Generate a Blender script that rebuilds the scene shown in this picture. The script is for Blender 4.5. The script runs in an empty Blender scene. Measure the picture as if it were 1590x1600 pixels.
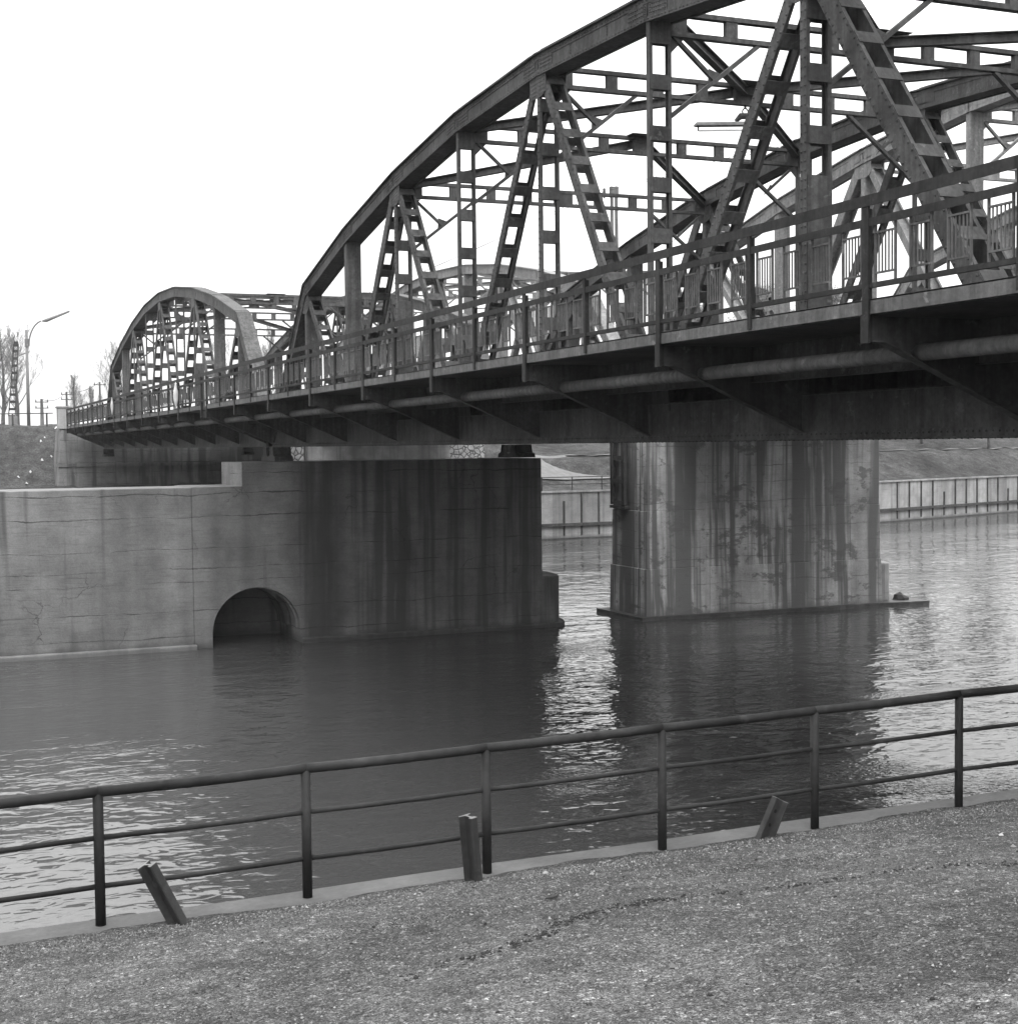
import bpy, math, random
from mathutils import Vector, Matrix
random.seed(7)
sc = bpy.context.scene
COL = sc.collection

# ------------------------------------------------------------------ camera
HW = 6.6654                     # camera height above the water
th, pt, rl = math.radians(22.4141), math.radians(2.6536), math.radians(0.63857)
R0 = Vector((math.cos(th), -math.sin(th), 0))
F0 = Vector((math.sin(th)*math.cos(pt), math.cos(th)*math.cos(pt), -math.sin(pt)))
U0 = Vector((math.sin(th)*math.sin(pt), math.cos(th)*math.sin(pt), math.cos(pt)))
Rr = R0*math.cos(rl) - U0*math.sin(rl)
Ur = R0*math.sin(rl) + U0*math.cos(rl)
cd = bpy.data.cameras.new('camera')
cam = bpy.data.objects.new('camera', cd); COL.objects.link(cam)
M = Matrix((Rr, Ur, -F0)).transposed().to_4x4(); M.translation = (0, 0, HW)
cam.matrix_world = M
cd.sensor_fit = 'HORIZONTAL'; cd.sensor_width = 36.0; cd.lens = 36*2269.1/1590
cd.clip_start = 0.1; cd.clip_end = 4000
sc.camera = cam

# ------------------------------------------------------------------ world, sun, exposure
SUN_EL, SUN_AZ = math.radians(42), math.radians(190)     # azimuth clockwise from +Y
w = bpy.data.worlds.new('World'); sc.world = w; w.use_nodes = True
nt = w.node_tree; nt.nodes.clear()
sky = nt.nodes.new('ShaderNodeTexSky'); sky.sky_type = 'NISHITA'; sky.sun_disc = False
sky.sun_elevation = SUN_EL; sky.sun_rotation = SUN_AZ
sky.air_density = 1.0; sky.dust_density = 2.0; sky.ozone_density = 1.0; sky.altitude = 0
bw = nt.nodes.new('ShaderNodeRGBToBW')                       # black-and-white photograph
bgd = nt.nodes.new('ShaderNodeBackground'); bgd.inputs['Strength'].default_value = 0.12
out = nt.nodes.new('ShaderNodeOutputWorld')
gm = nt.nodes.new('ShaderNodeMix'); gm.data_type = 'FLOAT'; gm.inputs[0].default_value = 0.97; 
# overcast: the layer of cloud is brighter overhead than low down, the same all round
tc = nt.nodes.new('ShaderNodeTexCoord'); sxyz = nt.nodes.new('ShaderNodeSeparateXYZ'); nt.links.new(tc.outputs['Generated'], sxyz.inputs[0])
mr = nt.nodes.new('ShaderNodeMapRange'); mr.inputs[1].default_value = 0; mr.inputs[2].default_value = 1; mr.inputs[3].default_value = 2.9; mr.inputs[4].default_value = 15.0
nt.links.new(sxyz.outputs[2], mr.inputs[0])
cm_ = nt.nodes.new('ShaderNodeMapping'); cm_.inputs['Scale'].default_value = (1.6, 1.6, 5.0); nt.links.new(tc.outputs['Generated'], cm_.inputs[0])
cn_ = nt.nodes.new('ShaderNodeTexNoise'); cn_.inputs['Scale'].default_value = 2.2; cn_.inputs['Detail'].default_value = 5; nt.links.new(cm_.outputs[0], cn_.inputs['Vector'])
cr_ = nt.nodes.new('ShaderNodeMapRange'); cr_.inputs[1].default_value = .3; cr_.inputs[2].default_value = .7; cr_.inputs[3].default_value = .68; cr_.inputs[4].default_value = 1.2; nt.links.new(cn_.outputs[0], cr_.inputs[0])
mm_ = nt.nodes.new('ShaderNodeMath'); mm_.operation = 'MULTIPLY'; nt.links.new(mr.outputs[0], mm_.inputs[0]); nt.links.new(cr_.outputs[0], mm_.inputs[1]); nt.links.new(mm_.outputs[0], gm.inputs[3])
nt.links.new(sky.outputs[0], bw.inputs[0]); nt.links.new(bw.outputs[0], gm.inputs[2])
nt.links.new(gm.outputs[0], bgd.inputs[0]); nt.links.new(bgd.outputs[0], out.inputs[0])
sd = bpy.data.lights.new('sun', 'SUN'); sd.energy = 0.6; sd.angle = math.radians(25); sd.color = (1, 1, 1)
sun = bpy.data.objects.new('sun', sd); COL.objects.link(sun)
sdir = Vector((math.sin(SUN_AZ)*math.cos(SUN_EL), math.cos(SUN_AZ)*math.cos(SUN_EL), math.sin(SUN_EL)))
sun.rotation_euler = sdir.to_track_quat('Z', 'Y').to_euler(); sun.location = (0, 0, 60)
vs = sc.view_settings; vs.view_transform = 'Standard'; vs.look = 'None'; vs.exposure = 1.6; vs.gamma = 1.0
vs.use_curve_mapping = False

# ------------------------------------------------------------------ helpers
def tag(o, label=None, cat=None, group=None, kind=None):
    if label: o['label'] = label
    if cat: o['category'] = cat
    if group: o['group'] = group
    if kind: o['kind'] = kind
    return o

def empty(name, loc, label, cat, group=None):
    o = bpy.data.objects.new(name, None); COL.objects.link(o); o.location = loc
    o.empty_display_size = .3
    o['_loc'] = list(loc)
    return tag(o, label, cat, group)

def adopt(o, parent):
    if parent is None: return
    o.parent = parent
    if parent.type == 'EMPTY':
        o.matrix_parent_inverse = Matrix.Translation(-Vector(parent['_loc']))

class MB:
    """collects geometry given in world metres, then builds one mesh object"""
    def __init__(s): s.v = []; s.f = []
    def add(s, vs, fs):
        n = len(s.v); s.v.extend([tuple(a) for a in vs]); s.f.extend([tuple(n+i for i in f) for f in fs])
    def box(s, x0, x1, y0, y1, z0, z1):
        s.add([(x0,y0,z0),(x1,y0,z0),(x1,y1,z0),(x0,y1,z0),(x0,y0,z1),(x1,y0,z1),(x1,y1,z1),(x0,y1,z1)],
              [(3,2,1,0),(4,5,6,7),(0,1,5,4),(1,2,6,5),(2,3,7,6),(3,0,4,7)])
    def obox(s, c, a, b, d):
        """oriented box: centre c, half-axis vectors a, b, d"""
        c=Vector(c);a=Vector(a);b=Vector(b);d=Vector(d)
        if a.cross(b).dot(d) < 0: d = -d
        P=[c-a-b-d,c+a-b-d,c+a+b-d,c-a+b-d,c-a-b+d,c+a-b+d,c+a+b+d,c-a+b+d]
        s.add(P,[(3,2,1,0),(4,5,6,7),(0,1,5,4),(1,2,6,5),(2,3,7,6),(3,0,4,7)])
    def bar(s, A, B, side, w, h):
        A=Vector(A);B=Vector(B);t=(B-A);L=t.length;t.normalize()
        sd=Vector(side);sd=(sd-t*sd.dot(t)).normalized();n=t.cross(sd)
        s.obox((A+B)/2,t*L/2,sd*w/2,n*h/2)
    def tube(s, pts, r, n=8, cap=True):
        pts=[Vector(q) for q in pts]; rs=r if isinstance(r,(list,tuple)) else [r]*len(pts)
        base=len(s.v); prev=None
        for i,q in enumerate(pts):
            t=(pts[min(i+1,len(pts)-1)]-pts[max(i-1,0)]).normalized()
            a=prev if prev is not None else (Vector((0,0,1)) if abs(t.z)<.9 else Vector((1,0,0)))
            a=(a-t*a.dot(t)).normalized(); prev=a; b=t.cross(a)
            for k in range(n):
                an=2*math.pi*k/n; s.v.append(tuple(q+(a*math.cos(an)+b*math.sin(an))*rs[i]))
        for i in range(len(pts)-1):
            for k in range(n):
                k2=(k+1)%n; s.f.append((base+i*n+k,base+i*n+k2,base+(i+1)*n+k2,base+(i+1)*n+k))
        if cap:
            s.f.append(tuple(base+k for k in reversed(range(n)))); e=base+(len(pts)-1)*n
            s.f.append(tuple(e+k for k in range(n)))
    def prism(s, poly, ax, d0, d1):
        """poly: 2D points; ax 'x' -> (y,z), 'y' -> (x,z), 'z' -> (x,y); extruded from d0 to d1"""
        def P(q,d): return {'x':(d,q[0],q[1]),'y':(q[0],d,q[1]),'z':(q[0],q[1],d)}[ax]
        n=len(poly); a=sum(poly[i][0]*poly[(i+1)%n][1]-poly[(i+1)%n][0]*poly[i][1] for i in range(n))
        if a<0: poly=poly[::-1]
        vs=[P(q,d0) for q in poly]+[P(q,d1) for q in poly]
        flip=(ax=='y')
        fs=[tuple(reversed(range(n))),tuple(range(n,2*n))]+[(i,(i+1)%n,n+(i+1)%n,n+i) for i in range(n)]
        if flip: fs=[tuple(reversed(f)) for f in fs]
        s.add(vs,fs)
    def rivet(s, c, nrm, u, r=.019, h=.018):
        r*=1.15
        c=Vector(c);n=Vector(nrm);u=Vector(u).normalized();v=n.cross(u)
        ring=[c+(u*math.cos(k*math.pi/3)+v*math.sin(k*math.pi/3))*r for k in range(6)]
        top=[c+(u*math.cos(k*math.pi*2/3)+v*math.sin(k*math.pi*2/3))*r*.5+n*h for k in range(3)]
        s.add(ring+top,[(6,7,8),(0,1,6),(1,2,7,6),(2,3,7),(3,4,8,7),(4,5,8),(5,0,6,8)])
    def build(s, name, mat, parent=None, smooth=False, bevel=0):
        me=bpy.data.meshes.new(name); me.from_pydata(s.v,[],s.f); me.update()
        me.materials.append(mat)
        if smooth:
            for q in me.polygons: q.use_smooth=True
        o=bpy.data.objects.new(name,me); COL.objects.link(o); adopt(o,parent)
        if bevel:
            m=o.modifiers.new('bevel','BEVEL'); m.width=bevel; m.segments=2; m.limit_method='ANGLE'; m.angle_limit=math.radians(40)
        return o

_cube=None
def cube_piece(name, c, a, b, d, mat, parent):
    """a small box piece that shares one mesh: centre c, half-axis vectors a, b, d"""
    global _cube
    key=mat.name
    if _cube is None: _cube={}
    if key not in _cube:
        m=MB(); m.box(-1,1,-1,1,-1,1)
        me=bpy.data.meshes.new('plate_'+key); me.from_pydata(m.v,[],m.f); me.materials.append(mat); _cube[key]=me
    o=bpy.data.objects.new(name,_cube[key]); COL.objects.link(o)
    a=Vector(a);b=Vector(b);d=Vector(d)
    if a.cross(b).dot(d)<0: d=-d
    mm=Matrix((a,b,d)).transposed().to_4x4(); mm.translation=Vector(c)
    adopt(o,parent); o.matrix_basis=mm
    return o

# ------------------------------------------------------------------ materials
def nodes(name):
    m=bpy.data.materials.new(name); m.use_nodes=True; t=m.node_tree
    b=t.nodes['Principled BSDF']; return m,t,b
def N(t,typ,**kw):
    n=t.nodes.new(typ)
    for k,v in kw.items():
        if k in n.inputs: n.inputs[k].default_value=v
        else: setattr(n,k,v)
    return n
def pos(t, sx=1, sy=1, sz=1, off=(0,0,0)):
    g=N(t,'ShaderNodeNewGeometry'); m=N(t,'ShaderNodeMapping'); m.inputs['Scale'].default_value=(sx,sy,sz); m.inputs['Location'].default_value=off
    t.links.new(g.outputs['Position'],m.inputs[0]); return m.outputs[0]
def noise(t, vec, scale, detail=4, rough=.55, dist=0):
    n=N(t,'ShaderNodeTexNoise'); n.inputs['Scale'].default_value=scale; n.inputs['Detail'].default_value=detail
    n.inputs['Roughness'].default_value=rough; n.inputs['Distortion'].default_value=dist; t.links.new(vec,n.inputs['Vector']); return n.outputs['Fac']
def ramp(t, fac, stops, interp='LINEAR'):
    r=N(t,'ShaderNodeValToRGB'); r.color_ramp.interpolation=interp; e=r.color_ramp.elements
    while len(e)<len(stops): e.new(.5)
    for k,(p,c) in zip(e,stops): k.position=p; k.color=(c,c,c,1)
    t.links.new(fac,r.inputs[0]); return r.outputs[0]
def mth(t, op, a, b=None, clamp=False):
    n=N(t,'ShaderNodeMath',operation=op); n.use_clamp=clamp
    for i,q in enumerate((a,b)):
        if q is None: continue
        if isinstance(q,(int,float)): n.inputs[i].default_value=q
        else: t.links.new(q,n.inputs[i])
    return n.outputs[0]
def mix(t, fac, a, b, mode='MIX'):
    n=N(t,'ShaderNodeMix',data_type='RGBA',blend_type=mode)
    for key,q in ((0,fac),(6,a),(7,b)):
        if isinstance(q,(int,float)): n.inputs[key].default_value=q if key==0 else (q,q,q,1)
        else: t.links.new(q,n.inputs[key])
    return n.outputs[2]
def bump(t, b, h, strength=.3, dist=.02):
    n=N(t,'ShaderNodeBump'); n.inputs['Strength'].default_value=strength; n.inputs['Distance'].default_value=dist
    t.links.new(h,n.inputs['Height']); t.links.new(n.outputs[0],b.inputs['Normal'])

def steel(name, base, var=.45, rough=.7, streak=.6):
    m,t,b=nodes(name)
    big=noise(t,pos(t),.9,5,.6); fine=noise(t,pos(t),14,5,.65)
    st=noise(t,pos(t,9,9,.5),1.0,4,.6)
    c=ramp(t,big,[(.3,base*(1-var)),(.7,base*(1+var))])
    c=mix(t,1.0,c,ramp(t,fine,[(.3,.72),(.7,1.25)]),'MULTIPLY')
    c=mix(t,streak,c,mix(t,1.0,c,ramp(t,st,[(.35,.45),(.6,1.15)]),'MULTIPLY'))
    sc2=noise(t,pos(t),5.5,5,.7,.3); c=mix(t,ramp(t,sc2,[(.60,0.0),(.68,.55)]),c,min(.3,base*2.2))   # chalky, flaked patches
    t.links.new(c,b.inputs['Base Color']); b.inputs['Roughness'].default_value=rough
    b.inputs['Specular IOR Level'].default_value=.1
    bump(t,b,fine,.25,.004)
    return m
STEEL=steel('painted_steel_dark',.05)
STEEL2=steel('painted_steel_pale',.15,.25,.5,.5)
STEEL3=steel('painted_steel_far',.07,.3)
FASC=steel('fascia_steel',.085,.25)
RAILST=steel('railing_steel',.024,.3)
PANST=steel('panel_steel',.08,.3)
PIPE=steel('rusty_pipe',.017,.6,.6,.2)
RUSTRAIL=steel('rusty_rail',.03,.6,.6,.4)
GALV=steel('galvanised',.15,.2,.5,.2)

def concrete(name, base, streak=.6, lines=.5, streak_scale=1.0, cover=.5, blotch=.35, drip=None, patch=0):
    m,t,b=nodes(name)
    big=noise(t,pos(t),.25,5,.6); mid=noise(t,pos(t),1.6,6,.62); fine=noise(t,pos(t),22,4,.6)
    c=ramp(t,big,[(.3,base*(1-blotch)),(.72,base*(1+blotch*.6))])
    c=mix(t,1.0,c,ramp(t,mid,[(.25,.75),(.75,1.2)]),'MULTIPLY')
    c=mix(t,1.0,c,ramp(t,fine,[(.3,.88),(.7,1.1)]),'MULTIPLY')
    soft=noise(t,pos(t,.55,.55,.03,(3,2,0)),1.0,3,.6); c=mix(t,1.0,c,ramp(t,soft,[(.3,.62),(.5,1.0),(.72,1.2)]),'MULTIPLY')
    blo=noise(t,pos(t,.5,.5,2.6,(9,4,2)),1.0,5,.7); c=mix(t,ramp(t,blo,[(.62,0.0),(.72,.5)]),c,base*.45)
    # water-run stains: long upright streaks with ragged lower ends
    wob=noise(t,pos(t,.3,.3,.25),1.0,3)
    v=N(t,'ShaderNodeVectorMath',operation='ADD'); t.links.new(pos(t,1.25*streak_scale,1.25*streak_scale,.045),v.inputs[0])
    vm=N(t,'ShaderNodeVectorMath',operation='SCALE'); t.links.new(wob,vm.inputs[0]); vm.inputs['Scale'].default_value=.35
    t.links.new(vm.outputs[0],v.inputs[1])
    s1=noise(t,v.outputs[0],1.0,3,.7)
    s2=noise(t,pos(t,4.5*streak_scale,4.5*streak_scale,.12),1.0,3,.6)
    sv=mth(t,'ADD',mth(t,'MULTIPLY',s1,.75),mth(t,'MULTIPLY',s2,.25))
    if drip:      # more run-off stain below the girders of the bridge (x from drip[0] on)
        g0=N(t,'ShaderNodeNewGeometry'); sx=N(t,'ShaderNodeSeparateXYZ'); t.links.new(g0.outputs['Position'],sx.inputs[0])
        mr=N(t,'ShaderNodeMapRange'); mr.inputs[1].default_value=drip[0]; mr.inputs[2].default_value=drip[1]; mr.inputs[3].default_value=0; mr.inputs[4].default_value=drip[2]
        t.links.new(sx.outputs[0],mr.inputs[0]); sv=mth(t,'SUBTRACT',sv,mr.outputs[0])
    sm=ramp(t,sv,[(cover-.045,1.0),(cover+.04,0.0)])
    if patch:
        pn=noise(t,pos(t,.9,.9,1.5),1.0,6,.72,.2); pm=ramp(t,pn,[(.555,0.0),(.60,patch)])
        c=mix(t,pm,c,base*.3)
    c=mix(t,mth(t,'MULTIPLY',sm,streak),c,base*.30)
    # pour joints: irregularly spaced, wavering and broken horizontal seams; fine board grain between them
    g=N(t,'ShaderNodeNewGeometry'); sp=N(t,'ShaderNodeSeparateXYZ'); t.links.new(g.outputs['Position'],sp.inputs[0])
    zz=mth(t,'ADD',sp.outputs[2],mth(t,'MULTIPLY',noise(t,pos(t,.5,.5,.25),1.0,6,.6),.34))
    vo=N(t,'ShaderNodeTexVoronoi',voronoi_dimensions='1D',feature='DISTANCE_TO_EDGE'); vo.inputs['Scale'].default_value=1.35; vo.inputs['Randomness'].default_value=.9; t.links.new(zz,vo.inputs['W'])
    thick=ramp(t,noise(t,pos(t,.55,.55,.8,(2,3,1)),1.0,6,.72),[(.40,.0),(.50,.008),(.72,.05)])
    l=mth(t,'MULTIPLY',mth(t,'LESS_THAN',vo.outputs['Distance'],thick),lines)
    grain=noise(t,pos(t,1.3,1.3,17),1.0,4,.6,.3)
    ln2=ramp(t,grain,[(.30,.34*lines),(.50,.0)])
    c=mix(t,l,c,base*.25); c=mix(t,ln2,c,base*.4)
    wet=N(t,'ShaderNodeMapRange'); wet.inputs[1].default_value=.34; wet.inputs[2].default_value=.08; wet.inputs[3].default_value=0; wet.inputs[4].default_value=.75
    t.links.new(mth(t,'ADD',sp.outputs[2],mth(t,'MULTIPLY',mth(t,'SUBTRACT',mid,.5),.35)),wet.inputs[0]); c=mix(t,wet.outputs[0],c,base*.3)
    # hairline cracks
    ck=N(t,'ShaderNodeTexVoronoi',feature='DISTANCE_TO_EDGE'); ck.inputs['Scale'].default_value=.42
    cv=N(t,'ShaderNodeVectorMath',operation='ADD'); t.links.new(pos(t),cv.inputs[0])
    cn=N(t,'ShaderNodeTexNoise'); cn.inputs['Scale'].default_value=1.4; cn.inputs['Detail'].default_value=5; t.links.new(pos(t),cn.inputs['Vector']); t.links.new(cn.outputs['Color'],cv.inputs[1]); t.links.new(cv.outputs[0],ck.inputs['Vector'])
    cm=mth(t,'MULTIPLY',mth(t,'LESS_THAN',ck.outputs['Distance'],.0045),ramp(t,noise(t,pos(t,.35,.35,.35,(5,1,8)),1.0,2),[(.53,0.0),(.62,.6)]))
    c=mix(t,mth(t,'MULTIPLY',cm,min(1,lines*1.3)),c,base*.2)
    t.links.new(c,b.inputs['Base Color']); b.inputs['Roughness'].default_value=.9
    b.inputs['Specular IOR Level'].default_value=.15
    h=mth(t,'SUBTRACT',mth(t,'ADD',mth(t,'MULTIPLY',mid,.6),mth(t,'MULTIPLY',fine,.25)),mth(t,'ADD',mth(t,'MULTIPLY',mth(t,'ADD',l,cm),.8),mth(t,'MULTIPLY',ln2,.5)))
    bump(t,b,h,.5,.05)
    return m
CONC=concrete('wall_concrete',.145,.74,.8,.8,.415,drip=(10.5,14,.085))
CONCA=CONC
CONCB=concrete('weathered_pier_concrete',.34,.92,.6,1.05,.50,.5,patch=.75)
CONCP=concrete('pale_concrete',.25,.4,.3,1.6,.45)
KERB=concrete('kerb_concrete',.088,.0,.0)

def gravelmat():
    m,t,b=nodes('gravelly_asphalt')
    v=N(t,'ShaderNodeTexVoronoi'); v.inputs['Scale'].default_value=110; t.links.new(pos(t),v.inputs['Vector'])
    v2=N(t,'ShaderNodeTexVoronoi'); v2.inputs['Scale'].default_value=38; t.links.new(pos(t),v2.inputs['Vector'])
    big=noise(t,pos(t),.5,6,.65); mid=noise(t,pos(t),5,6,.7)
    c=ramp(t,big,[(.32,.058),(.5,.10),(.68,.145)])
    s=N(t,'ShaderNodeSeparateColor'); t.links.new(v.outputs['Color'],s.inputs[0])
    s2=N(t,'ShaderNodeSeparateColor'); t.links.new(v2.outputs['Color'],s2.inputs[0])
    c=mix(t,1.0,c,ramp(t,s.outputs[0],[(0,.35),(.55,.9),(.9,1.4),(1,2.4)]),'MULTIPLY')
    c=mix(t,1.0,c,ramp(t,s2.outputs[1],[(0,.7),(.9,1.1),(.97,2.0)]),'MULTIPLY')
    c=mix(t,1.0,c,ramp(t,mid,[(.25,.5),(.75,1.4)]),'MULTIPLY')
    dk=noise(t,pos(t,1,1.6,1),1.7,7,.75,.5); c=mix(t,ramp(t,dk,[(.55,0.0),(.68,.6)]),c,.035)
    t.links.new(c,b.inputs['Base Color']); b.inputs['Roughness'].default_value=.95; b.inputs['Specular IOR Level'].default_value=.1
    h=mth(t,'SUBTRACT',mth(t,'MULTIPLY',mid,.5),mth(t,'ADD',v.outputs['Distance'],mth(t,'MULTIPLY',v2.outputs['Distance'],.5)))
    bump(t,b,h,.9,.02)
    return m
GRAVEL=gravelmat()
def simple(name, c, rough=.8, var=.3, sc_=3.0, spec=.2):
    m,t,b=nodes(name); n=noise(t,pos(t),sc_,6,.65)
    t.links.new(ramp(t,n,[(.25,c*(1-var)),(.75,c*(1+var))]),b.inputs['Base Color']); b.inputs['Roughness'].default_value=rough
    b.inputs['Specular IOR Level'].default_value=spec
    return m
def grassmat():
    m,t,b=nodes('dry_grass_bank')
    big=noise(t,pos(t),.15,5,.6); mid=noise(t,pos(t),1.3,6,.7); fine=noise(t,pos(t,1,1,1),9,5,.7)
    c=ramp(t,big,[(.3,.03),(.7,.07)])
    c=mix(t,1.0,c,ramp(t,mid,[(.3,.5),(.7,1.5)]),'MULTIPLY'); c=mix(t,1.0,c,ramp(t,fine,[(.3,.45),(.7,1.6)]),'MULTIPLY')
    t.links.new(c,b.inputs['Base Color']); b.inputs['Roughness'].default_value=1; b.inputs['Specular IOR Level'].default_value=0
    bump(t,b,mth(t,'ADD',mid,mth(t,'MULTIPLY',fine,.4)),.8,.15)
    return m
GRASS=grassmat()
PATHM=simple('path_gravel',.12,.95,.25,2.0,.1)
BARK=simple('bark',.08,.9,.4,8)
TWIG=simple('pale_twigs',.14,.9,.3,8)
PAPER=simple('white_paper',.45,.7,.1,5)
STONE=None
def stonemat():
    m,t,b=nodes('rubble_stone')
    v=N(t,'ShaderNodeTexVoronoi',feature='DISTANCE_TO_EDGE'); v.inputs['Scale'].default_value=2.6; t.links.new(pos(t),v.inputs['Vector'])
    n=noise(t,pos(t),2.2,4)
    c=mix(t,ramp(t,v.outputs[0],[(.03,0.0),(.07,1.0)]),.07,ramp(t,n,[(.3,.16),(.7,.3)]))
    t.links.new(c,b.inputs['Base Color']); b.inputs['Roughness'].default_value=.9
    bump(t,b,ramp(t,v.outputs[0],[(0,0.0),(.12,1.0)]),.8,.1)
    return m
STONE=stonemat()
def watermat():
    m,t,b=nodes('canal_water')
    b.inputs['Base Color'].default_value=(.042,.042,.042,1); b.inputs['Roughness'].default_value=.04
    b.inputs['IOR'].default_value=1.333; b.inputs['Specular IOR Level'].default_value=.5
    n1=noise(t,pos(t,.8,1.25,1),2.9,1.5,.45,.8); n2=noise(t,pos(t,.9,1.2,1,(3,5,0)),1.05,1.5,.5,.4); n3=noise(t,pos(t,.045,.15,1),1,3); n4=noise(t,pos(t,.9,1.2,1,(7,2,0)),7.5,2,.5,.5)
    calm=ramp(t,n3,[(.40,.5),(.60,1.1)])
    # ruffled tongues where gusts touch the water
    gust=ramp(t,noise(t,pos(t,.09,.22,1,(4,9,0)),1,4,.6),[(.54,0.0),(.66,.30)])
    h=mth(t,'ADD',mth(t,'MULTIPLY',mth(t,'ADD',mth(t,'MULTIPLY',n1,.30),mth(t,'MULTIPLY',n2,.70)),calm),mth(t,'MULTIPLY',n4,gust))
    bump(t,b,h,1.0,.085)
    return m
WATER=watermat()
def emis_none(): pass

# ================================================================== SETTING
# water
m=MB(); m.add([(-500,10.35,0),(500,10.35,0),(500,140,0),(-500,140,0)],[(0,1,2,3)])
tag(m.build('water',WATER),kind='structure')

# near bank: gravelly ground rising from the quay edge to the camera
def gz(x,y):
    e=3.375+.012*min(max(x,-5),12)
    if y>10.0: return e
    d=10.0-y
    z=e+ (.165*d if d<9 else .165*9+.05*(d-9)) 
    z=min(z,e+1.75)
    z+= .035*math.sin(x*.9+y*.5)*min(1,d/2)+.02*math.sin(x*2.3-y*1.7)*min(1,d/1.5)
    # a worn rut crossing the slope
    ru=(y-(8.35+.16*x-.012*x*x+.05*math.sin(x*3))); z-=.05*math.exp(-(ru/.09)**2)*(1 if 2.2<x<7 else .25)
    return z
def edge_y(x): return 10.03+.03*math.sin(x*1.7)+.025*math.sin(x*4.1+1)+.012*math.sin(x*11)
def grid(fn, xs, ys):
    m=MB(); nx=len(xs)
    for y in ys:
        for x in xs: m.v.append((x,y,fn(x,y)))
    for j in range(len(ys)-1):
        for i in range(nx-1):
            a=j*nx+i; m.f.append((a,a+1,a+nx+1,a+nx))
    return m
def lin(a,b,n): return [a+(b-a)*i/(n-1) for i in range(n)]
xs=lin(-60,-6,14)[:-1]+lin(-6,14,201)+lin(14,60,12)[1:]
ys=lin(-60,-2,12)[:-1]+lin(-2,10.0,121)
def gfn(x,y):
    r=random.Random(int(x*977)*31+int(y*991)); return gz(x,y)+(r.random()-.5)*.012
m=grid(gfn,xs,ys)
# ragged front edge over the kerb
last=[i for i in range(len(m.v)-len(xs),len(m.v))]
for i in last:
    x,y,z=m.v[i]; m.v[i]=(x,edge_y(x),z+.012)
n0=len(m.v); L=len(xs)
for i in last: x,y,z=m.v[i]; m.v.append((x,y+.015,z-.08))
for k in range(L-1): m.f.append((last[k],last[k+1],n0+k+1,n0+k))
tag(m.build('ground',GRAVEL,smooth=True),kind='structure')

# loose stones on the slope
m=MB(); rs=random.Random(3)
for k in range(30000):
    x=rs.uniform(-1.2,11.5); y=rs.uniform(4.0,10.02)
    if rs.random()<.25: y=10.02-abs(rs.gauss(0,.25))
    big=rs.random(); r=.004+.006*rs.random()+(.006 if big>.97 else 0)+(.012 if big>.9985 else 0)
    y=min(y,edge_y(x)-.01)
    z=gz(x,y)+.006
    a=rs.random()*6.28; q=[]
    for t_ in range(4):
        an=a+t_*math.pi/2; rr=r*rs.uniform(.7,1.2); q.append((x+rr*math.cos(an),y+rr*math.sin(an),z-.003))
    top=(x+rs.uniform(-.3,.3)*r,y+rs.uniform(-.3,.3)*r,z+r*rs.uniform(.5,.9))
    m.add(q+[top],[(0,1,4),(1,2,4),(2,3,4),(3,0,4)])
def pebmat():
    mm,t,b=nodes('pebbles'); g=N(t,'ShaderNodeNewGeometry')
    t.links.new(ramp(t,g.outputs['Random Per Island'],[(0,.02),(.5,.08),(.85,.13),(.975,.18),(1,.27)]),b.inputs['Base Color']); b.inputs['Roughness'].default_value=.9
    return mm
o=m.build('gravel',pebmat()); tag(o,'loose pale pebbles scattered over the foreground slope','gravel',kind='stuff')

# a broken ridge of dark clods along a crack in the surface, and scattered dark stones
CR=[(2.3,7.28),(2.75,7.35),(3.08,7.40),(3.38,7.61),(3.59,7.76),(3.91,7.84),(4.18,7.94),(4.3,7.90),(5.02,7.89),(5.94,7.77),(6.66,7.45)]
m=MB(); rs=random.Random(21)
def clod(x,y,r):
    z=gz(x,y); a=rs.random()*6.28; n=5
    low=[(x+r*math.cos(a+k*6.283/n)*rs.uniform(.7,1.3),y+r*math.sin(a+k*6.283/n)*rs.uniform(.7,1.3),z-.006) for k in range(n)]
    up=[(x+(p_[0]-x)*.6,y+(p_[1]-y)*.6,z+r*rs.uniform(.35,.7)) for p_ in low]
    m.add(low+up,[(k,(k+1)%n,n+(k+1)%n,n+k) for k in range(n)]+[tuple(range(n,2*n))])
for (x0,y0_),(x1,y1_) in zip(CR[:-1],CR[1:]):
    L_=math.hypot(x1-x0,y1_-y0_); dens=170 if 2.7<x0<4.2 else 45
    for k in range(int(L_*dens)):
        f=rs.random(); clod(x0+(x1-x0)*f+rs.gauss(0,.04),y0_+(y1_-y0_)*f+rs.gauss(0,.045),rs.uniform(.005,.017))
for k in range(160): clod(rs.uniform(0,9.5),rs.uniform(4.4,9.8),rs.uniform(.007,.016))
tag(m.build('dark_clods',simple('dark_soil',.024,.95,.5,30,.05)),'dark clods along the diagonal crack in the foreground paving','clods',kind='stuff')
# a curled dark scrap lying on the slope
m=MB(); zz_=gz(3.79,8.53)+.012
m.tube([(3.75,8.55,zz_),(3.78,8.53,zz_+.006),(3.82,8.53,zz_+.01),(3.845,8.545,zz_+.02)],[.004,.012,.014,.004],6)
tag(m.build('curled_scrap',simple('scrap_dark',.03)),'small curled dark scrap lying on the paving below the kerb','litter')

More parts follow.
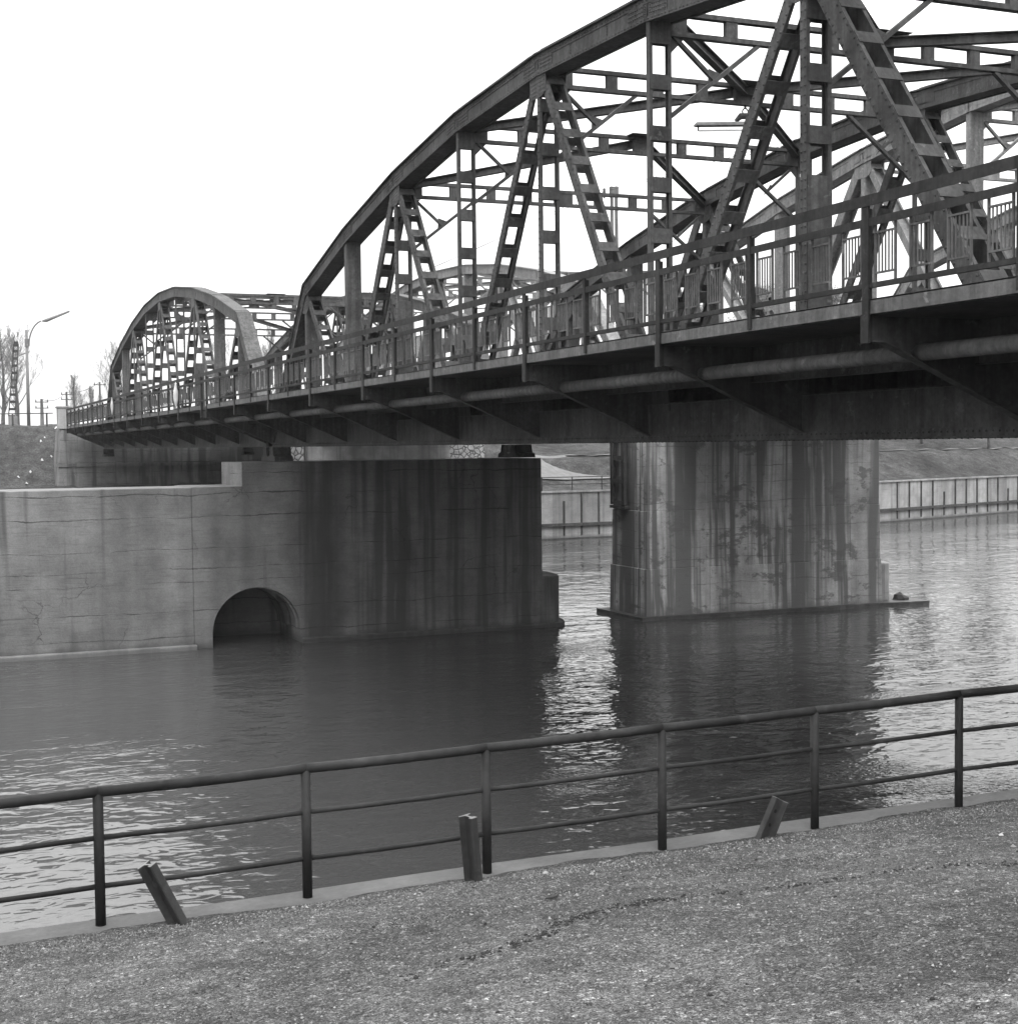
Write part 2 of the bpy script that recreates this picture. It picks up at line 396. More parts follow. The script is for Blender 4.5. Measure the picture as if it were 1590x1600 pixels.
# kerb and quay wall of the near bank
m=MB(); segs=lin(-60,60,241)
for a,b_ in zip(segs[:-1],segs[1:]):
    y1=10.40+.012*math.sin(a*2.1); y2=10.40+.012*math.sin(b_*2.1)
    za=3.355+.012*min(max(a,-5),12); zb=3.355+.012*min(max(b_,-5),12)
    m.add([(a,9.6,za),(b_,9.6,zb),(b_,y2,zb),(a,y1,za),(b_,y2+.02,zb-.03),(a,y1+.02,za-.03),(b_,y2+.02,-1.5),(a,y1+.02,-1.5)],
          [(0,1,2,3),(3,2,4,5),(5,4,6,7)])
o=m.build('quay_wall',KERB); tag(o,'concrete quay edge with a bare kerb strip under the foreground railing','wall')

# far bank terrain
QL=[(-300,70),(-40,84),(0,88.5),(25,91.2),(40.48,92.48),(46.26,92.91),(60,94.6),(72.59,97.19),(93.57,104.86),(160,132),(400,260)]
def qy(x):
    for (a,b_),(c,d) in zip(QL[:-1],QL[1:]):
        if a<=x<=c: return b_+(d-b_)*(x-a)/(c-a)
    return QL[-1][1]
def sstep(a,b_,x):
    t=min(1,max(0,(x-a)/(b_-a))); return t*t*(3-2*t)
def fz(x,y):
    d=y-qy(x)
    z=3.35+2.3*sstep(1.5,9,d)+1.6*sstep(11,24,d)+.8*sstep(24,60,d)
    # road embankment behind the abutments
    emb=8.35*sstep(96,106,y)+3.35*(1-sstep(96,106,y))
    k=1-sstep(38,47,x)
    z2=max(3.35+.9*sstep(0,4,d),emb) if d>.5 else 3.35
    z=z*(1-k)+z2*k
    if d>.6:
        z+= .10*math.sin(x*1.1+y*.7)*math.sin(y*.9-x*.4)*min(1,(d-.6)/4); z+=0 if (8<d<12 or 33<x<60) else (random.Random(int(x*53)*7919+int(y*47)).random()-.5)*.22*min(1,(d-.6)/3)
    return z
xs=lin(-300,-20,30)[:-1]+lin(-20,120,281)+lin(120,500,40)[1:]
m=MB(); ds=[0.02,.3,.8,1.5]+lin(2.2,40,90)+[46,54,65,80,100,140,200,300,500,900]
for d in ds:
    for x in xs: y=qy(x)+d; m.v.append((x,y,fz(x,y)))
nx=len(xs)
for j in range(len(ds)-1):
    for i in range(nx-1):
        a=j*nx+i; m.f.append((a,a+1,a+nx+1,a+nx))
tag(m.build('far_bank',GRASS,smooth=True),kind='structure')
# towpath on the far bank, a sheet just above the grass
m=MB(); px=lin(47,300,127)
for x in px:
    for dd in (9.0,10.9):
        y=qy(x)+dd; m.v.append((x,y,fz(x,y)+.12))
for i in range(len(px)-1): m.f.append((2*i,2*i+2,2*i+3,2*i+1))
tag(m.build('path',PATHM),kind='structure')
m=MB(); px=lin(36,56,60)
for k,x in enumerate(px):
    for dd in (3.0,6.5+k*.06):
        y=qy(x)+dd+ (x-36)*.10; m.v.append((x,y,fz(x,y)+.12))
for i in range(len(px)-1): m.f.append((2*i,2*i+2,2*i+3,2*i+1))
tag(m.build('dirt_road',PATHM),kind='structure')

# far quay wall with ribs, waling and capping
q=empty('far_quay_wall',(60,94.6,0),'pale ribbed quay wall along the far bank','wall')

m=MB(); cap=MB(); wal=MB(); foot=MB()
for (a,b_),(c,d) in zip(QL[:-1],QL[1:]):
    m.add([(a,b_,-1.5),(c,d,-1.5),(c,d,3.3),(a,b_,3.3)],[(0,1,2,3)])
    t_=Vector((c-a,d-b_,0)).normalized(); nn=Vector((t_.y,-t_.x,0))
    A=Vector((a,b_,0));B=Vector((c,d,0))
    cap.obox((A+B)/2+Vector((0,0,3.34))+nn*.02,(B-A)/2,nn*.14,Vector((0,0,.06)))
    wal.obox((A+B)/2+Vector((0,0,1.02))+nn*.14,(B-A)/2,nn*.14,Vector((0,0,.10)))
    foot.obox((A+B)/2+Vector((0,0,.02))+nn*.06,(B-A)/2,nn*.10,Vector((0,0,.06)))
m.build('wall_face',CONCP,q); cap.build('capping',CONCP,q); wal.build('waling',STEEL,q); foot.build('footing',STEEL,q)
s_rib=random.Random(4)
s=0
for (a,b_),(c,d),sp in ((QL[3],QL[5],1.41),(QL[5],QL[7],1.6),(QL[7],QL[9],1.82)):
    A=Vector((a,b_,0));B=Vector((c,d,0));Ln=(B-A).length;t_=(B-A)/Ln;nn=Vector((t_.y,-t_.x,0))
    for k in range(int(Ln/sp)):
        P=A+t_*(sp*(k+.35)); P=Vector((P.x,qy(P.x),0))
        hh=1.5 if s_rib.random()>.2 else s_rib.uniform(.9,1.4)
        if s_rib.random()<.07: continue
        cube_piece('rib',P+Vector((0,0,.25+hh))+nn*.05,t_*s_rib.uniform(.04,.06),nn*.06,Vector((s_rib.uniform(-.02,.02),0,hh)),STEEL,q)
# railing on the left part of the far quay
q2=empty('quay_railing',(43,92.6,3.4),'thin two-rail railing on the far quay seen between the two piers','railing')
A=Vector((25,91.2,0));B=Vector((52,93.6,0))
for z in (3.85,4.35):
    m=MB(); m.tube([(A.x,qy(A.x)+.1,z),(40.48,qy(40.48)+.1,z),(46.26,qy(46.26)+.1,z),(B.x,qy(B.x)+.1,z)],.03,6); m.build('rail',STEEL,q2)
for k in range(11):
    x=26.3+k*2.4; m=MB(); m.tube([(x,qy(x)+.1,3.3),(x,qy(x)+.1,4.38)],.045,6); m.build('post',STEEL,q2)

# ------------------------------------------------------------------ piers and walls
UA=48.3; UB=51.7
# guide wall with arched culvert (left), front polygon with the arch cut out
def arch_pts(cx,r,zs,n=20):
    return [(cx+r*math.cos(math.pi*k/n),zs+r*math.sin(math.pi*k/n)) for k in range(n+1)]   # right to left over the top
AX,AR,AZ=10.70,1.50,.46
q=empty('guide_wall',(0,50,0),'long low concrete guide wall running left from the road bridge pier','wall')
m=MB(); m.box(-45,8.6,UA,UA+2.5,-1.5,5.37)
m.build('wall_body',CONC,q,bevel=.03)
m=MB(); m.box(-45,8.66,UA-.22,UA+.02,-1.5,.16); m.build('footing',CONCP,q,bevel=.04)
q=empty('bridge_pier',(15,50,0),'dark stained concrete pier with arched culvert carrying the road bridge','pier')
ap=arch_pts(AX,AR,AZ)
poly=[(8.6,-1.5),(8.6,5.37),(10.28,5.37),(10.28,6.17),(21.2,6.17),(21.2,-1.5),(AX+AR,-1.5)]+ap+[(AX-AR,-1.5)]
m=MB()
# front shell of the pier, 3.4 m deep with the culvert running through
def tri_prism(m,poly,y0,y1):
    from mathutils.geometry import tessellate_polygon
    n=len(poly)
    vs=[(a,y0,b_) for a,b_ in poly]+[(a,y1,b_) for a,b_ in poly]
    tr=tessellate_polygon([[Vector((a,b_,0)) for a,b_ in poly]])
    fs=[]
    for t3 in tr:
        a,b_,c=t3
        cr=(poly[b_][0]-poly[a][0])*(poly[c][1]-poly[a][1])-(poly[c][0]-poly[a][0])*(poly[b_][1]-poly[a][1])
        if cr<0: a,b_,c=c,b_,a
        fs.append((a,b_,c)); fs.append((n+c,n+b_,n+a))
    ar=sum(poly[i][0]*poly[(i+1)%n][1]-poly[(i+1)%n][0]*poly[i][1] for i in range(n))
    for i in range(n):
        j=(i+1)%n
        fs.append((i,n+i,n+j,j) if ar>0 else (i,j,n+j,n+i))
    m.add(vs,fs)
tri_prism(m,poly,UA,UB)
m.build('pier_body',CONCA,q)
for y0,y1,rr in ((UA+.35,UA+.55,1.44),(UA+1.5,UA+2.9,1.38)):     # stepped rings inside the culvert mouth
    m=MB(); a1=arch_pts(AX,AR+.01,AZ); a2=arch_pts(AX,rr,AZ); n=len(a1)
    for k in range(n-1):
        P=[(a1[k][0],y0,a1[k][1]),(a1[k+1][0],y0,a1[k+1][1]),(a2[k+1][0],y0,a2[k+1][1]),(a2[k][0],y0,a2[k][1])]
        Q=[(x_,y1,z_) for x_,_,z_ in P]; m.add(P+Q,[(0,3,2,1),(2,3,7,6),(4,5,6,7)])
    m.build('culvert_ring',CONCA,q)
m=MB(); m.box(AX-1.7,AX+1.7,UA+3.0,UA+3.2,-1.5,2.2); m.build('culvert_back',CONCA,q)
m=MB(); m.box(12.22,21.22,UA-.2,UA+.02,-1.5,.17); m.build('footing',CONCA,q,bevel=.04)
m=MB()
# lower rounded nose at the right end
def nose(m,x0,x1,y0,y1,z0,z1,n=10):
    P=[(x0,y0)]+[(x0+(x1-x0)*(.45+.55*math.sin(math.pi*k/n)),y0+(y1-y0)*(.5-.5*math.cos(math.pi*k/n))) for k in range(n+1)]+[(x0,y1)]
    m.prism(P,'z',z0,z1)
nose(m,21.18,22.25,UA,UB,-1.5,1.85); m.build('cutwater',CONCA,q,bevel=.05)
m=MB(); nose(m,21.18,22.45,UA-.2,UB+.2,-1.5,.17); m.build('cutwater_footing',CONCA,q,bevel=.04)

q=empty('bridge_pier',(31,50,0),'blotchy streaked concrete pier standing alone in the water on the right','pier')
def taper(m,x0,x1,y0,y1,z0,z1,b_):
    m.add([(x0-b_,y0-b_,z0),(x1+b_,y0-b_,z0),(x1+b_,y1+b_,z0),(x0-b_,y1+b_,z0),(x0,y0,z1),(x1,y0,z1),(x1,y1,z1),(x0,y1,z1)],
          [(3,2,1,0),(4,5,6,7),(0,1,5,4),(1,2,6,5),(2,3,7,6),(3,0,4,7)])
m=MB(); taper(m,25.54,36.04,UA+.025,51.15,4.11,7.75,.01); m.build('upper_shaft',CONCB,q,bevel=.025)
m=MB(); taper(m,25.5,36.08,UA,51.2,1.93,4.11,.01); m.build('middle_shaft',CONCB,q,bevel=.025)
m=MB(); taper(m,25.45,36.12,UA-.035,51.28,-1.5,1.93,.06); m.build('lower_shaft',CONCB,q,bevel=.025)
m=MB(); poly=[]
r_=random.Random(5)
for k in range(40): poly.append((25.12+ (38.2-25.12)*k/39, UA-.36+.10*math.sin(k*.45)+.05*r_.random()))
poly+=[(38.3,49.5),(38.0,51.2)]
for k in range(40): poly.append((37.6-(37.6-25.08)*k/39, 51.75+.08*r_.random()))
m.prism(poly,'z',-1.5,.14); m.build('footing_ledge',simple('wet_ledge',.05,.5,.5,4),q)
m=MB(); nose(m,36.1,37.25,48.7,50.9,-1.0,1.68); m.build('cutwater',CONCP,q,bevel=.05)
m=MB()
for k in range(5):
    an=k*1.256; pass
m.tube([(37.45,48.8,.08),(37.47,48.78,.2),(37.43,48.82,.32),(37.5,48.8,.4)],[.36,.33,.22,.08],7)
tag(m.build('boulder',simple('dark_stone',.04)),'small dark rock on the footing ledge of the right pier','rock')

# ladder on the left end of the right pier
q=empty('steel_ladder',(25.45,50.4,4.3),'dark steel ladder fixed to the narrow end of the right pier','ladder')
for y in (50.88,49.92):
    m=MB(); m.box(25.32,25.46,y-.11,y+.11,4.3,7.4); m.build('stile',STEEL,q)
for z in (4.36,5.2,6.1,6.95):
    m=MB(); m.box(25.34,25.44,50.03,50.77,z-.09,z+.09); m.build('rung',STEEL,q)
m=MB(); m.box(25.3,25.55,49.75,51.0,4.16,4.27); m.build('foot_bracket',STEEL,q)

# abutments at the far end
AY=97.5
q=empty('bridge_abutment',(15.5,99,3),'dark stained concrete abutment under the far end of the road bridge','abutment')
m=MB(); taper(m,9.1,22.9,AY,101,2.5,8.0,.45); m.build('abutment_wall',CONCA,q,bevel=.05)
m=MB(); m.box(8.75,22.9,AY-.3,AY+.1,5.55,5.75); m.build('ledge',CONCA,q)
m=MB(); m.box(8.95,9.75,AY-.1,AY+1.0,8.0,9.35); m.box(8.88,9.82,AY-.17,AY+1.07,9.35,9.47); m.build('end_pillar',CONCP,q,bevel=.03)
q=empty('bridge_abutment',(31,99,3),'pale streaked abutment of the second bridge seen between pier top and girder','abutment')
m=MB(); taper(m,25.4,35.6,AY,101,2.5,9.4,.2); m.build('abutment_wall',CONCP,q,bevel=.05)
for x0,x1 in ((22.9,25.2),(35.8,38.6)):
    m=MB(); m.add([(x0,AY+.6,2.5),(x1,AY+.6,2.5),(x1,AY+.6,6.9 if x0>30 else 8),(x0,AY+.6,8 if x0<30 else 8),(x0,AY+6,2.5),(x1,AY+6,2.5),(x1,AY+6,8),(x0,AY+6,8)],
        [(3,2,1,0)[::-1],(4,5,6,7)[::-1],(0,1,5,4)[::-1],(1,2,6,5),(2,3,7,6),(3,0,4,7)]); m.build('rubble_wing',STONE,q)
# near abutment, right of the camera
q=empty('bridge_abutment',(15.5,2,3),'concrete abutment at the near end of the road bridge','abutment')
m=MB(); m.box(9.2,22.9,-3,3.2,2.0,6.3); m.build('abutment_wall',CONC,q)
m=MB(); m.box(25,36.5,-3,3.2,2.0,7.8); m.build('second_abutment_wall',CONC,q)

# panel wall in the distance
q=empty('panel_wall',(52,128,6),'distant panelled concrete wall above the dirt road','wall')
for k in range(24):
    cube_piece('panel',(38.5+k*2.0,126+k*.25,6.75),(.94,.12,0),(-.0,.06,0),(0,0,1.25),CONCP,q)
    cube_piece('post',(39.5+k*2.0,126.1+k*.25,6.7),(.09,0,0),(0,.10,0),(0,0,1.35),STEEL2,q)
m=MB(); m.bar((37,125.6,5.2),(88,132,5.2),(0,0,1),.55,.3); m.build('plinth',CONCA,q)

# ================================================================== BRIDGES
P=4.6; ZC=6.6654
BH=[0,1.0229,1.2578,1.4294,1.541,1.5796,1.541,1.4294,1.2578,1.0229,0]
TW=.42       # truss width
XV=Vector((1,0,0))
def span_truss(parent, xc, y0, sgn, dz, mat, detail, zb=6.69, closed=False):
    """one truss: node i at y0+sgn*P*i.  detail 2: loose battens + rivets, 1: battens inside members, 0: plain"""
    ny=lambda i: y0+sgn*P*i
    B=[ZC+dz+P*b_ for b_ in BH]
    zt=lambda i: B[i]+.21
    zbc=zb+dz+.30
    top=lambda i: Vector((xc,ny(i),zt(i))) if 0<i<10 else Vector((xc,ny(i),zbc))
    bot=lambda i: Vector((xc,ny(i),zbc))
    def channel_member(name,A,Bv,D,pitch,bl,batt=True,off=0.0,riv=True,w=TW,solid=False):
        t=(Bv-A);L=t.length;t.normalize();n=XV.cross(t).normalized()
        m=MB()
        for s_ in (-1,1):
            xo=XV*s_*(w/2-.008)
            m.obox((A+Bv)/2+xo,t*L/2,XV*.008,n*D/2)
            for e in (-1,1):
                m.obox((A+Bv)/2+XV*s_*(w/2-.038)+n*e*(D/2-.008),t*L/2,XV*.022,n*.008)
        if riv and detail==2:
            s_=-1; k=.06
            while k<L:
                for e in (-1,1):
                    m.rivet(A+t*k-XV*w/2+n*e*(D/2-.035),-XV,t)
                k+=.13
        battens=[]
        if batt:
            k=off+bl/2
            while k<L-bl/2+.01:
                battens.append(k); k+=pitch
        if solid: battens=[]
        if closed and not solid:
            battens=battens[:1]+battens[-1:]; m.obox((A+Bv)/2,t*L/2,XV*(w/2-.02),n*.006)
        if detail<2:
            for k in battens:
                for e in (-1,1): m.obox(A+t*k+n*e*(D/2+.006),t*bl/2,XV*(w/2-.01),n*.006)
        if solid:
            for e in (-1,1): m.obox((A+Bv)/2+n*e*(D/2+.006),t*(L/2-.01),XV*(w/2-.01),n*.006)
        o=m.build(name,mat,parent)
        if detail==2:
            for k in battens:
                for e in (-1,1): cube_piece('batten_plate',A+t*k+n*e*(D/2+.006),t*bl/2,XV*(w/2-.01),n*.006,mat,o)
        return o
    # top chord segments
    for i in range(0,10):
        A,Bv=top(i),top(i+1); t=(Bv-A);L=t.length;t.normalize();n=XV.cross(t).normalized()
        if n.z<0: n=-n
        m=MB(); c=(A+Bv)/2
        for s_ in (-1,1):
            m.obox(c+XV*s_*(TW/2-.01),t*(L/2+.02),XV*.01,n*.21)
            m.obox(c+XV*s_*(TW/2+.022)-n*.20,t*(L/2+.01),XV*.022,n*.008)    # lower outer angle legs
            m.obox(c+XV*s_*(TW/2+.007)-n*.155,t*(L/2+.01),XV*.007,n*.045)
            m.obox(c+XV*s_*(TW/2+.007)+n*.155,t*(L/2+.01),XV*.007,n*.05)
        m.obox(c+n*.225,t*(L/2+.05),XV*(TW/2+.075),n*.015)
        m.obox(c+n*.25,t*(L/2-.25),XV*(TW/2+.06),n*.009)
        m.obox(c-n*.185,t*(L/2+.0),XV*(TW/2-.03),n*.006)
        o=m.build('top_chord',mat,parent)
        if detail>=1:
            # splice patches near the nodes
            for kk in (.42,L-.42,):
                if (i==0 and kk<1) or (i==9 and kk>1): continue
                m=MB()
                cc=A+t*kk-XV*(TW/2+.006)
                m.obox(cc,t*.28,XV*.006,n*.105)
                if detail==2:
                    for a in range(7):
                        for b_ in range(3): m.rivet(cc-XV*.006+t*(-.24+a*.08)+n*(-.07+b_*.07),-XV,t)
                m.build('splice_plate',mat,o)
            if detail==2:
                m=MB(); k=.08
                for kk in (.09,L-.09):
                    for b_ in range(6): m.rivet(A+t*kk-XV*TW/2+n*(-.1+b_*.04),-XV,t,.013)
                while k<L:
                    m.rivet(A+t*k-XV*(TW/2+.014)-n*.155,-XV,t,.016); m.rivet(A+t*(k+.06)-XV*(TW/2+.014)+n*.15,-XV,t,.016); k+=.12
                for fr in (1/3,2/3):
                    for b_ in range(4): m.rivet(A+t*L*fr-XV*TW/2+n*(-.08+.05*b_),-XV,t,.013)
                tag(m.build('rivets',mat,o),kind='stuff')
    # bottom chord
    for i in range(10):
        a,b_=sorted((ny(i),ny(i+1))); m=MB()
        for s_ in (-1,1): m.box(xc+s_*.21-.01,xc+s_*.21+.01,a,b_,zb+dz+.02,zb+dz+.62)
        m.box(xc-.29,xc+.29,a-.01,b_+.01,zb+dz,zb+dz+.02)
        m.box(xc-.29,xc+.29,a,b_,zb+dz+.62,zb+dz+.64)
        for s_ in (-1,1): m.box(xc+s_*.236-.014,xc+s_*.236+.014,a,b_,zb+dz+.021,zb+dz+.12)
        o=m.build('bottom_chord',mat,parent)
        if detail==2:
            m=MB(); k=a+.05
            while k<b_:
                m.rivet((xc-.265,k,zb+dz),(0,0,-1),(0,1,0),.019,.016)
                m.rivet((xc-.25,k+.05,zb+dz+.075),(-1,0,0),(0,1,0),.017); k+=.115
            tag(m.build('rivets',mat,o),kind='stuff')
    # verticals
    for i in range(1,10):
        A=Vector((xc,ny(i),zt(i)-.2)); Bv=Vector((xc,ny(i),zbc+.3))
        if i in (1,2,8,9) or closed: channel_member('vertical',A,Bv,.26 if i in (2,8) else .2,1,.2,solid=True,riv=False)
        else:
            D=.12 if i%2==0 else .11
            if i in (3,7): D=.16
            channel_member('vertical',A,Bv,D,.86,.25,off=(.02 if i%2==0 else .45),riv=(i in (3,5,7)))
            zl=zbc+1.0 if i not in (3,7) else zbc+3.4      # solid lower part of the post
            for e in (-1,1):
                m=MB(); m.box(xc-.2,xc+.2,ny(i)+e*(D/2+.018)-.005,ny(i)+e*(D/2+.018)+.005,zbc+.3,zl)
                m.build('post_plate',mat,parent)
    # diagonals: apex nodes are the odd ones
    for i in (1,3,5,7,9):
        for j in (i-1,i+1):
            if j in (0,10): continue
            T=top(i);Bo=bot(j); t=(Bo-T).normalized()
            outer=(j in (2,8))
            D=.30 if outer else (.22 if i!=5 else .21)
            if i in (1,9): D=.22
            A=T+t*.38; Bv=Bo-t*.25
            channel_member('diagonal',A,Bv,D,.70,.21,off=.0,w=TW-.01)
        # gusset at the apex
        m=MB()
        y=ny(i); zz=B[i]; sl=(zt(min(i+1,9))-zt(max(i-1,1)))/(2*P)*sgn
        if i in (1,9): hw0,hw1,dp=.42,.34,.5
        else: hw0,hw1,dp=.42,.36,.42
        for s_ in (-1,1):
            x0=xc+s_*(TW/2+.006)-.006; x1=x0+.012
            poly=[(y-hw0,zz+.12-sl*hw0*sgn*sgn),(y+hw0,zz+.12+sl*hw0),(y+hw1,zz-dp+.06+sl*hw1*.5),(y+hw1*.5,zz-dp),(y-hw1*.5,zz-dp),(y-hw1,zz-dp+.06-sl*hw1*.5)]
            m=MB(); m.prism(poly,'x',x0,x1)
            if not (detail==2 and s_<0): m.build('gusset_plate',mat,parent); continue
            for a in range(9):
                for b_ in range(5):
                    yy=-.3+a*.075; z_=-.06-b_*.075
                    if abs(yy)<.06 and b_>1: continue
                    m.rivet((xc-TW/2-.012,y+yy,zz+z_+sl*yy),(-1,0,0),(0,1,0),.014)
            m.build('gusset_plate',mat,parent)
    for i in (2,4,6,8):
        y=ny(i); m=MB()
        for s_ in (-1,1):
            m.obox((xc+s_*(TW/2-.026),y,B[i]-.22),(.006,0,0),(0,.058 if i in(4,6) else .13,0),(0,0,.25))
        for e in (-1,1): m.obox((xc,y+e*(.07 if i in(4,6) else .145),B[i]-.16),(.2,0,0),(0,.006,0),(0,0,.2))
        m.build('gusset_plate',mat,parent)
    # lower gussets
    for i in (0,2,4,6,8,10):
        y=ny(i); m=MB()
        for s_ in (-1,1):
            x0=xc+s_*(TW/2+.02)-.006; m=MB()
            m.prism([(y-.75,zbc+.2),(y+.75,zbc+.2),(y+.65,zbc+.75),(y+.35,zbc+1.15),(y-.35,zbc+1.15),(y-.65,zbc+.75)],'x',x0,x0+.012)
            m.build('gusset_plate',mat,parent)

def span_lateral(parent, x1, x2, y0, sgn, dz, mat, detail, zb=6.69):
    ny=lambda i: y0+sgn*P*i
    B=[ZC+dz+P*b_ for b_ in BH]
    xa,xb=x1+TW/2,x2-TW/2; xm=(x1+x2)/2
    for i in range(3,8):
        y=ny(i); z0,z1=B[i]-.20,B[i]+.22; m=MB()
        for z in (z0+.035,z1-.035):
            m.box(xa,xb,y-.07,y-.055,z-.04,z+.04); m.box(xa,xb,y+.055,y+.07,z-.04,z+.04)
            zz=z0+.004 if z<B[i] else z1-.004
            m.box(xa,xb,y-.055,y+.055,zz-.006,zz+.006)
        o=m.build('cross_strut',mat,parent)
        L=xb-xa; n=8
        for k in range(n+1):
            c=xa+.15+(L-.3)*k/n; hw=.26 if k==n//2 else (.16 if k in(0,n) else .115)
            if detail==2: cube_piece('batten_plate',(c,y,(z0+z1)/2),(hw,0,0),(0,.053,0),(0,0,.155 if False else .2),mat,o)
            else:
                mm=MB(); mm.box(c-hw,c+hw,y-.053,y+.053,z0+.01,z1-.01); mm.build('batten_plate',mat,o)
        # knee braces each side, with a short stay to the corner
        for xs_,s_ in ((xa,1),(xb,-1)):
            m=MB()
            A=Vector((xs_,y,z0-1.35)); Bv=Vector((xs_+s_*1.75,y,z0))
            m.bar(A,Bv,(0,1,0),.10,.07)
            mid=(A+Bv)/2; m.bar(Vector((xs_+s_*.05,y,z0+.02)),mid,(0,1,0),.08,.06)
            m.prism([(mid.x-.14,mid.z-.14*1),(mid.x+.14,mid.z+.12),(mid.x-s_*.12,mid.z+.2)],'y',y-.006,y+.006)
            m.prism([(xs_,z0-.02),(xs_,z0-.3),(xs_+s_*.28,z0-.02)],'y',y-.006,y+.006)
            m.build('knee_brace',mat,parent)
    # K bracing in the plane of the top chords
    for i,j in ((3,4),(4,5),(6,5),(7,6)):
        for xs_ in (xa,xb):
            m=MB(); A=Vector((xs_,ny(i),B[i]+.12)); Bv=Vector((xm,ny(j),B[j]+.1))
            t=(Bv-A).normalized(); sd=t.cross(Vector((0,0,1))).normalized()
            for e in (-1,1): m.bar(A+Vector((0,0,e*.085)),Bv+Vector((0,0,e*.085)),sd,.15,.018)
            m.bar(A,Bv,sd,.014,.16)
            m.build('wind_brace',mat,parent)
    for j in (4,5,6):
        m=MB(); m.box(xm-.45,xm+.45,ny(j)-.35,ny(j)+.35,B[j]+.225,B[j]+.237); m.build('gusset_plate',mat,parent)
    # floor
    a,b_=sorted((ny(0),ny(10))); 
    m=MB(); m.box(x1+.35,x2-.35,a,b_,zb+dz+1.12,zb+dz+1.32); m.build('deck_slab',mat,parent)
    for i in range(11):
        y=ny(i); m=MB(); m.box(x1+.23,x2-.23,y-.012,y+.012,zb+dz+.15,zb+dz+1.1)
        m.box(x1+.23,x2-.23,y-.13,y+.13,zb+dz+.12,zb+dz+.15); m.box(x1+.23,x2-.23,y-.13,y+.13,zb+dz+1.08,zb+dz+1.1); m.build('floor_beam',mat,parent)
    for k in range(5):
        x=x1+1.4+(x2-x1-2.8)*k/4; m=MB(); m.box(x-.01,x+.01,a,b_,zb+dz+.62,zb+dz+1.08); m.box(x-.09,x+.09,a,b_,zb+dz+.6,zb+dz+.62); m.build('stringer',mat,parent)
    # bearings
    for x in (x1,x2):
        for y in (a+.02,b_-.02):
            m=MB(); m.prism([(y-.55,zb+dz-.5),(y+.55,zb+dz-.5),(y+.5,zb+dz-.36),(y+.28,zb+dz-.3),(y+.2,zb+dz-.02),(y-.2,zb+dz-.02),(y-.28,zb+dz-.3),(y-.5,zb+dz-.36)],'x',x-.32,x+.32); m.build('bearing',STEEL,parent)

def walkway(parent, xt, side, y0, sgn, mat, detail):
    """footway outside the truss at xt; side -1 = towards the camera"""
    ny=lambda i: y0+sgn*P*i
    xo=9.42 if side<0 else xt+(xt_near-9.42)
    xi=xt+side*.25
    a,b_=sorted((ny(0)-sgn*(.15 if sgn>0 else .78),ny(10)+sgn*.05))
    lo,hi=sorted((xo+(-side)*.03,xt-side*.4)); m=MB(); m.box(lo,hi,a,b_,7.99,8.10); m.build('footway_slab',mat,parent)
    x0,x1=sorted((xo-.02,xo+.02)); 
    for i in range(10):
        c,d=sorted((ny(i),ny(i+1))); m=MB(); m.box(x0,x1,c+.01,d-.01,8.0,8.155); m.box(x0-.0,x1+.07*(-side) if side<0 else x1,c+.01,d-.01,8.14,8.158); m.build('fascia',FASC,parent)
    for i in range(11):
        y=ny(i); m=MB()
        poly=[(xo,7.98),(xo,7.72),(xo-side*.2,7.70),(xi,6.80),(xi,7.98)]
        m.prism(poly,'y',y-.007,y+.007)
        # flange along the sloping lower edge
        A=Vector((xo-side*.16,y,7.715));Bv=Vector((xi,y,6.80)); m.bar(A,Bv,(0,1,0),.15,.018)
        m.bar(Vector((xo-side*.02,y,7.715)),A,(0,1,0),.15,.018)
        m.build('bracket',mat,parent)
    x=xo-side*.64
    for i in range(10):
        c,d=sorted((ny(i),ny(i+1))); m=MB(); m.tube([(x,c-.002,7.605),(x,d+.002,7.605)],.092-.0005*(i%2),14); m.build('service_pipe',FASC,parent,smooth=True)
        x2=xo-side*1.45; m=MB(); m.box(x2-.01,x2+.01,c+.02,d-.02,7.50,7.98); m.box(x2-.06,x2+.06,c+.02,d-.02,7.485,7.50); m.build('edge_beam',mat,parent)

